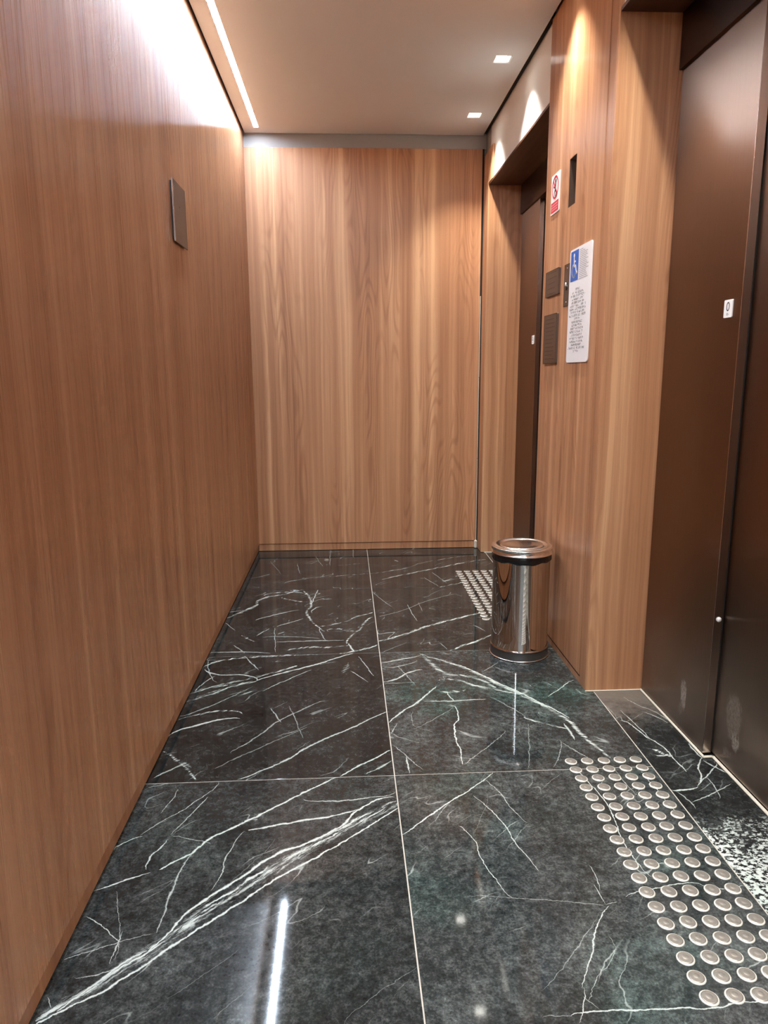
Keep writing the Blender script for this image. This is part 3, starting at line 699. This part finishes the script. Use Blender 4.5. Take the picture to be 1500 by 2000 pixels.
cap.location = Vector((XD+.013, 1.9385, .435)) - d2.location; cap.rotation_euler = (PI/2, 0, 0); cap['label'] = 'small pale cap on the leaf edge'

# ---------------------------------------------------------------- floor-number tags on the doors
def text_mesh(body, size, fn, d0, d1, mb, mi=0):
    cu = bpy.data.curves.new('glyph', 'FONT'); cu.body = body; cu.size = size; cu.align_x = 'CENTER'; cu.align_y = 'CENTER'; cu.resolution_u = 3
    ob = bpy.data.objects.new('glyph', cu); COL.objects.link(ob)
    dg = bpy.context.evaluated_depsgraph_get(); mm = bpy.data.meshes.new_from_object(ob.evaluated_get(dg))
    V = [v.co.copy() for v in mm.vertices]; F = [tuple(p.vertices) for p in mm.polygons]
    mb.add([fn(v.x, v.y, d1) for v in V], [tuple(reversed(f)) for f in F], mi)
    bpy.data.objects.remove(ob); bpy.data.meshes.remove(mm); bpy.data.curves.remove(cu)
def wallfn(x, yc, zc): return lambda u, v, d: (x-d, yc-u, zc+v)       # u to the viewer's right, v up, d out of the wall
def rrect(u0, u1, v0, v1, r, n=5):
    P = []
    for (cx, cy, a0) in ((u1-r, v1-r, 0), (u0+r, v1-r, 90), (u0+r, v0+r, 180), (u1-r, v0+r, 270)):
        for k in range(n+1):
            a = math.radians(a0+90*k/n); P.append((cx+r*math.cos(a), cy+r*math.sin(a)))
    return P
def disc(cu, cv, r, n=20): return [(cu+r*math.cos(2*PI*k/n), cv+r*math.sin(2*PI*k/n)) for k in range(n)]
def floor_tag(yc, zc, label):
    t = empty('floor_number_tag', (XD, yc, zc)); tag(t, label, 'tag', 'floor number tags on the doors')
    fn = wallfn(XD, yc, zc)
    MB().prism(fn, rrect(-.0215, .0215, -.024, .024, .003), .0002, .0032).build('tag_plate', SIGNW, t)
    g = MB(); ring = []
    n = 28
    for k in range(n):
        a, b = 2*PI*k/n, 2*PI*(k+1)/n; R = lambda ang, s: (.0080*s*math.cos(ang) if s else 0, .005+.0125*math.sin(ang)*s)
        o = lambda ang: (.0085*math.cos(ang), .0055+.0125*math.sin(ang)); i_ = lambda ang: (.0052*math.cos(ang), .0055+.0090*math.sin(ang))
        g.add([fn(*o(a), .0036), fn(*o(b), .0036), fn(*i_(b), .0036), fn(*i_(a), .0036)], [(0,1,2,3)])
    g.build('numeral', INK, t)
    b = MB()
    for (u, v) in ((-.004, -.013), (.000, -.013), (.000, -.017), (-.004, -.0165), (.004, -.0155)): b.prism(fn, disc(u, v, .0013, 8), .0030, .0036)
    b.build('braille_dots', INK_SHADE, t)
floor_tag(2.0025, 1.320, 'small white tag reading 0 on the near elevator door leaf')
floor_tag(4.112, 1.330, 'small white tag on the far elevator door leaf')

# ---------------------------------------------------------------- accessibility sign
yc, zc = (2.792+2.548)/2, (1.185+1.597)/2
s = empty('accessibility_sign', (XR, yc, 1.185)); tag(s, 'tall white accessibility sign with blue wheelchair symbol on the column', 'sign')
fn = wallfn(XR, yc, zc); W2, H2 = .122, .206
MB().prism(fn, rrect(-W2, W2, -H2, H2, .012), .0003, .0045).build('sign_panel', SIGNW, s)
bs = MB().prism(fn, rrect(-.109, -.020, .091, .199, .002), .0046, .0050).build('blue_square', BLUE, s)
pg = MB(); D0, D1 = .0051, .0054; cu = -.066
pg.prism(fn, disc(cu-.004, .182, .0075), D0, D1)
pg.stroke(fn, [(cu-.004, .172), (cu-.001, .144), (cu+.016, .144), (cu+.026, .117), (cu+.033, .120)], .0085, D0, D1)
pg.stroke(fn, [(cu-.003, .160), (cu+.014, .160)], .006, D0, D1)
wheel = [(cu-.002+.024*math.cos(math.radians(a)), .128+.0235*math.sin(math.radians(a))) for a in range(115, 345, 12)]
pg.stroke(fn, wheel, .006, D0, D1)
pg.build('wheelchair_symbol', SIGNW, bs)
tl = MB(); rnd = random.Random(3)
for k in range(17):
    v = .193-k*.0063; u = -.008; end = .094-.03*rnd.random()
    if k < 2: end = .03+.02*k
    while u < end:
        L = .004+.010*rnd.random(); tl.prism(fn, [(u, v-.0008), (min(u+L, end), v-.0008), (min(u+L, end), v+.0008), (u, v+.0008)], .0046, .0049); u += L+.003
tl.build('printed_text', INK_SHADE, s)['kind'] = 'stuff'
br = MB()
rows = 20
for k in range(rows):
    v0 = .062-k*.0118; half = (.055+.040*rnd.random()) if k not in (0, 9, 19) else .030
    u = -.010-half
    while u < -.010+half:
        if rnd.random() < .86:
            for (a, b) in ((0,0),(.0027,0),(0,-.0027),(.0027,-.0027),(0,-.0054),(.0027,-.0054)):
                if rnd.random() < .52: br.prism(fn, disc(u+a, v0+b, .00115, 6), .0044, .0052)
        u += .0068
br.build('braille_dots', INK_SHADE, s)['kind'] = 'stuff'  # raised dots coloured grey to paint in their small shadows

# ---------------------------------------------------------------- prohibition sign
yc, zc = (2.976+3.090)/2, 1.857
s = empty('prohibition_sign', (XR, yc, 1.782)); tag(s, 'small white and red prohibition sign beside the niche on the column', 'sign')
fn = wallfn(XR, yc, zc)
MB().prism(fn, rrect(-.057, .057, -.076, .076, .004), .0003, .0035).build('sign_panel', SIGNW, s)
MB().prism(fn, rrect(-.052, .052, -.070, -.030, .002), .0036, .0039).build('red_band', RED, s)
g = MB()
for (v, a, b) in ((-.040, -.044, .040), (-.050, -.046, .044), (-.060, -.038, .036)):
    u = a
    while u < b:
        L = .006+.008*rnd.random(); g.prism(fn, [(u, v-.0026), (min(u+L, b), v-.0026), (min(u+L, b), v+.0026), (u, v+.0026)], .0040, .0042); u += L+.004
g.build('printed_text', PINK, s)['kind'] = 'stuff'
fig = MB()
fig.prism(fn, disc(.004, .046, .0085), .0036, .0040)
fig.stroke(fn, [(.002, .036), (.004, .012)], .013, .0036, .0040)
fig.stroke(fn, [(.002, .034), (-.014, .024), (-.022, .030)], .006, .0036, .0040)
fig.stroke(fn, [(.006, .014), (.014, .000), (.004, -.010)], .007, .0036, .0040)
fig.stroke(fn, [(.000, .014), (-.012, .004), (-.012, -.010)], .007, .0036, .0040)
fig.build('pictogram', INK, s)
rg = MB(); n = 36; cv = .024
for k in range(n):
    a, b = 2*PI*k/n, 2*PI*(k+1)/n
    o = lambda t_, r: (r*math.cos(t_), cv+r*math.sin(t_))
    rg.prism(fn, [o(a, .044), o(b, .044), o(b, .037), o(a, .037)], .0041, .0045)
rg.stroke(fn, [(-.027, cv+.027), (.027, cv-.027)], .007, .0041, .0045)
rg.build('red_ring', RED, s)

# ---------------------------------------------------------------- metal plates on the column
def metal_plate(name, ya, yb, za, zb, th, label, cat, lines, grp=None):
    yc, zc = (ya+yb)/2, (za+zb)/2
    p = empty(name, (XR, yc, za)); tag(p, label, cat, grp)
    fn = wallfn(XR, yc, zc); a, b = (yb-ya)/2, (zb-za)/2
    MB().prism(fn, rrect(-a, a, -b, b, .003), .0003, th).build('plate', PLATE, p)
    e = MB().prism(fn, rrect(-a, a, -b, -b+.003, .001), th, th+.0008).prism(fn, rrect(a-.003, a, -b, b, .001), th, th+.0008).prism(fn, rrect(-a, a, b-.002, b, .001), th, th+.0006).prism(fn, rrect(-a, -a+.002, -b, b, .001), th, th+.0006)
    e.build('raised_rim', PLATE_E, p)
    if lines:
        t = MB()
        for k in range(lines):
            v = b*.80-k*(b*1.6/max(1, lines-1)); u = -a*.72
            end = a*(.35+.4*rnd.random())
            while u < end:
                L = .006+.014*rnd.random(); t.prism(fn, [(u, v-.0015), (min(u+L, end), v-.0015), (min(u+L, end), v+.0015), (u, v+.0015)], th, th+.0003); u += L+.004
        t.build('engraved_text', PLATE_E, p)['kind'] = 'stuff'
    return p, fn
metal_plate('notice_plate', 2.920, 3.108, 1.457, 1.559, .008, 'nearly square dark bronze notice plate on the column, above the taller plate', 'plate', 5, 'bronze notice plates on the column')
metal_plate('notice_plate', 2.925, 3.110, 1.184, 1.384, .008, 'tall dark bronze notice plate on the column, below the square plate', 'plate', 11, 'bronze notice plates on the column')
kp, fn = metal_plate('call_button_plate', 2.764, 2.867, 1.400, 1.557, .0003+.0012, 'slim bronze call button plate half hidden behind the white sign', 'plate', 0)
xb = XR
def face_lathe(prof, yc, zc, name, mat, parent, x=XR, n=24):
    mb = MB().lathe(prof, (0, 0, 0), n); mb.v = [(x-z, yc-a, zc+b) for a, b, z in mb.v]
    return mb.build(name, mat, parent)
face_lathe([(.0105, .0015), (.0105, .004), (.0085, .005), (0, .005)], 2.834, 1.470, 'button_collar', PLATE_E, kp)
face_lathe([(.0075, .005), (.0075, .0065), (.005, .0075), (0, .008)], 2.833, 1.482, 'button', SIGNW, kp)
for z in (1.541, 1.415): face_lathe([(.0036, .0015), (.0034, .0025), (.002, .0030), (0, .0031)], 2.833, z, 'screw', CHROME_L, kp, n=14)

# plate on the long wall
lp = empty('wall_plate', (XL, 2.705, 1.596)); tag(lp, 'blank dark metal plate standing off the long wood wall', 'plate')
MB().box(XL+.006, XL+.010, 2.607, 2.803, 1.598, 1.802, b=.0008).build('plate', PLATE, lp)
MB().box(XL+.0003, XL+.006, 2.615, 2.795, 1.606, 1.794).build('spacer', DARK, lp)
MB().box(XL+.0062, XL+.0105, 2.6055, 2.6085, 1.598, 1.802).build('plate_edge', EDGE, lp)
mb = MB().lathe([(.0035, 0), (.0030, .0004), (0, .0005)], (0, 0, 0), 12); mb.v = [(XL+.010+z, 2.70+a, 1.725+b) for a, b, z in mb.v]; mb.build('keyhole', DARK, lp)

# ---------------------------------------------------------------- tactile studs
prof = [(.0180, 0), (.0178, .0010), (.0168, .0018), (.0150, .0020), (.0146, .0028), (.0120, .0034), (.0112, .0031), (.0090, .0041), (.0082, .0038), (.0055, .0047), (.0020, .0050), (0, .0050)]
mis = [1, 1, 1, 0, 0, 0, 0, 0, 0, 0, 0]
stud_src = MB().lathe(prof, (0, 0, 0), 22, mis=mis).build('stud', [STUDM, STUDR])
smesh = stud_src.data; bpy.data.objects.remove(stud_src)
def strip(y1, x0, label):
    t = empty('tactile_strip', (x0+.099, y1-.414, 0)); tag(t, label, 'tactile strip', 'tactile stud strips before the elevators')
    for r in range(19):
        for c in range(5):
            o = bpy.data.objects.new('stud', smesh); COL.objects.link(o); o.parent = t
            o.location = (x0+c*.0495-t.location.x+random.uniform(-.001, .001), y1-r*.046-t.location.y+random.uniform(-.001, .001), 0.0001)
            o.rotation_euler = (random.uniform(-.02, .02), random.uniform(-.02, .02), random.uniform(0, 6))
strip(1.930, .6595, 'tactile strip of round metal studs in front of the near elevator door')
strip(4.030, .6480, 'tactile strip of round metal studs before the far elevator, behind the bin')

# ---------------------------------------------------------------- waste bin
BX, BY = .706, 2.790
b = empty('waste_bin', (BX, BY, 0)); tag(b, 'chrome pedal-free waste bin with swing lid and black liner', 'bin')
b['label'] = 'shiny chrome cylindrical waste bin with black liner beside the column'
c0 = (BX, BY, 0)
MB().lathe([(0, .001), (.118, .001), (.1205, .0015), (.1205, .004), (.1185, .006), (.1172, .036), (.1160, .038), (0, .038)], c0, 72).build('base', RUBBER, b)
MB().lathe([(.1185, .0012), (.1212, .0018), (.1218, .0035), (.1208, .0052), (.1184, .0060)], c0, 72).build('base_bead', CHROME_L, b)
bd = MB().lathe([(.1150, .038), (.1182, .0382), (.1188, .0405), (.1180, .0430), (.1156, .0445), (.1150, .0465), (.1150, .425)], c0, 96).build('body', CHROME, b)
bg = MB()
n = 96; R = random.Random(5); zs = [.405, .410, .419, .428, .436]; rs = [.1156, .1190, .1195, .1190, .1165]
jit = [.0022*math.sin(k*2*PI/n*5)+.0016*math.sin(k*2*PI/n*11+1)+.0006*R.uniform(-1, 1) for k in range(n)]
V = []
for q, (z, r) in enumerate(zip(zs, rs)):
    for k in range(n):
        rr = r+(.0012*math.sin(k*2.3+q) if 0 < q < 4 else 0)
        V.append((BX+rr*math.cos(2*PI*k/n), BY+rr*math.sin(2*PI*k/n), z+(jit[k]*(1-q/4))))
bg.add(V, [(q*n+k, q*n+(k+1)%n, (q+1)*n+(k+1)%n, (q+1)*n+k) for q in range(4) for k in range(n)], 0, True)
bg.build('liner_edge', BAG, b)
MB().lathe([(.1165, .434), (.1235, .4345), (.1252, .4365), (.1246, .4390), (.1225, .4400), (.1220, .4560), (.1236, .4575), (.1238, .4600), (.1215, .4615), (.1160, .4625), (.1130, .4610), (.1070, .4655), (.1040, .4665), (.1000, .4640), (.0900, .4625), (.0880, .4560)], c0, 96).build('lid_ring', CHROME_L, b)
fl_ = MB().lathe([(.086, -.003), (.0875, 0), (.086, .003), (.081, .0042), (.074, .0020), (.050, .0055), (.020, .0075), (0, .0078)], (0, 0, 0), 72)
A = math.radians(5)
fl_.v = [(BX-.002+x*math.cos(A)-z*math.sin(A)*0, BY+y, .4610+z+x*math.sin(A)*.35-y*.02) for x, y, z in fl_.v]
fl_.build('swing_flap', CHROME_L, b)
MB().lathe([(.0875, .4560), (.084, .4555), (0, .4555)], c0, 48).build('inner_rim', RUBBER, b)
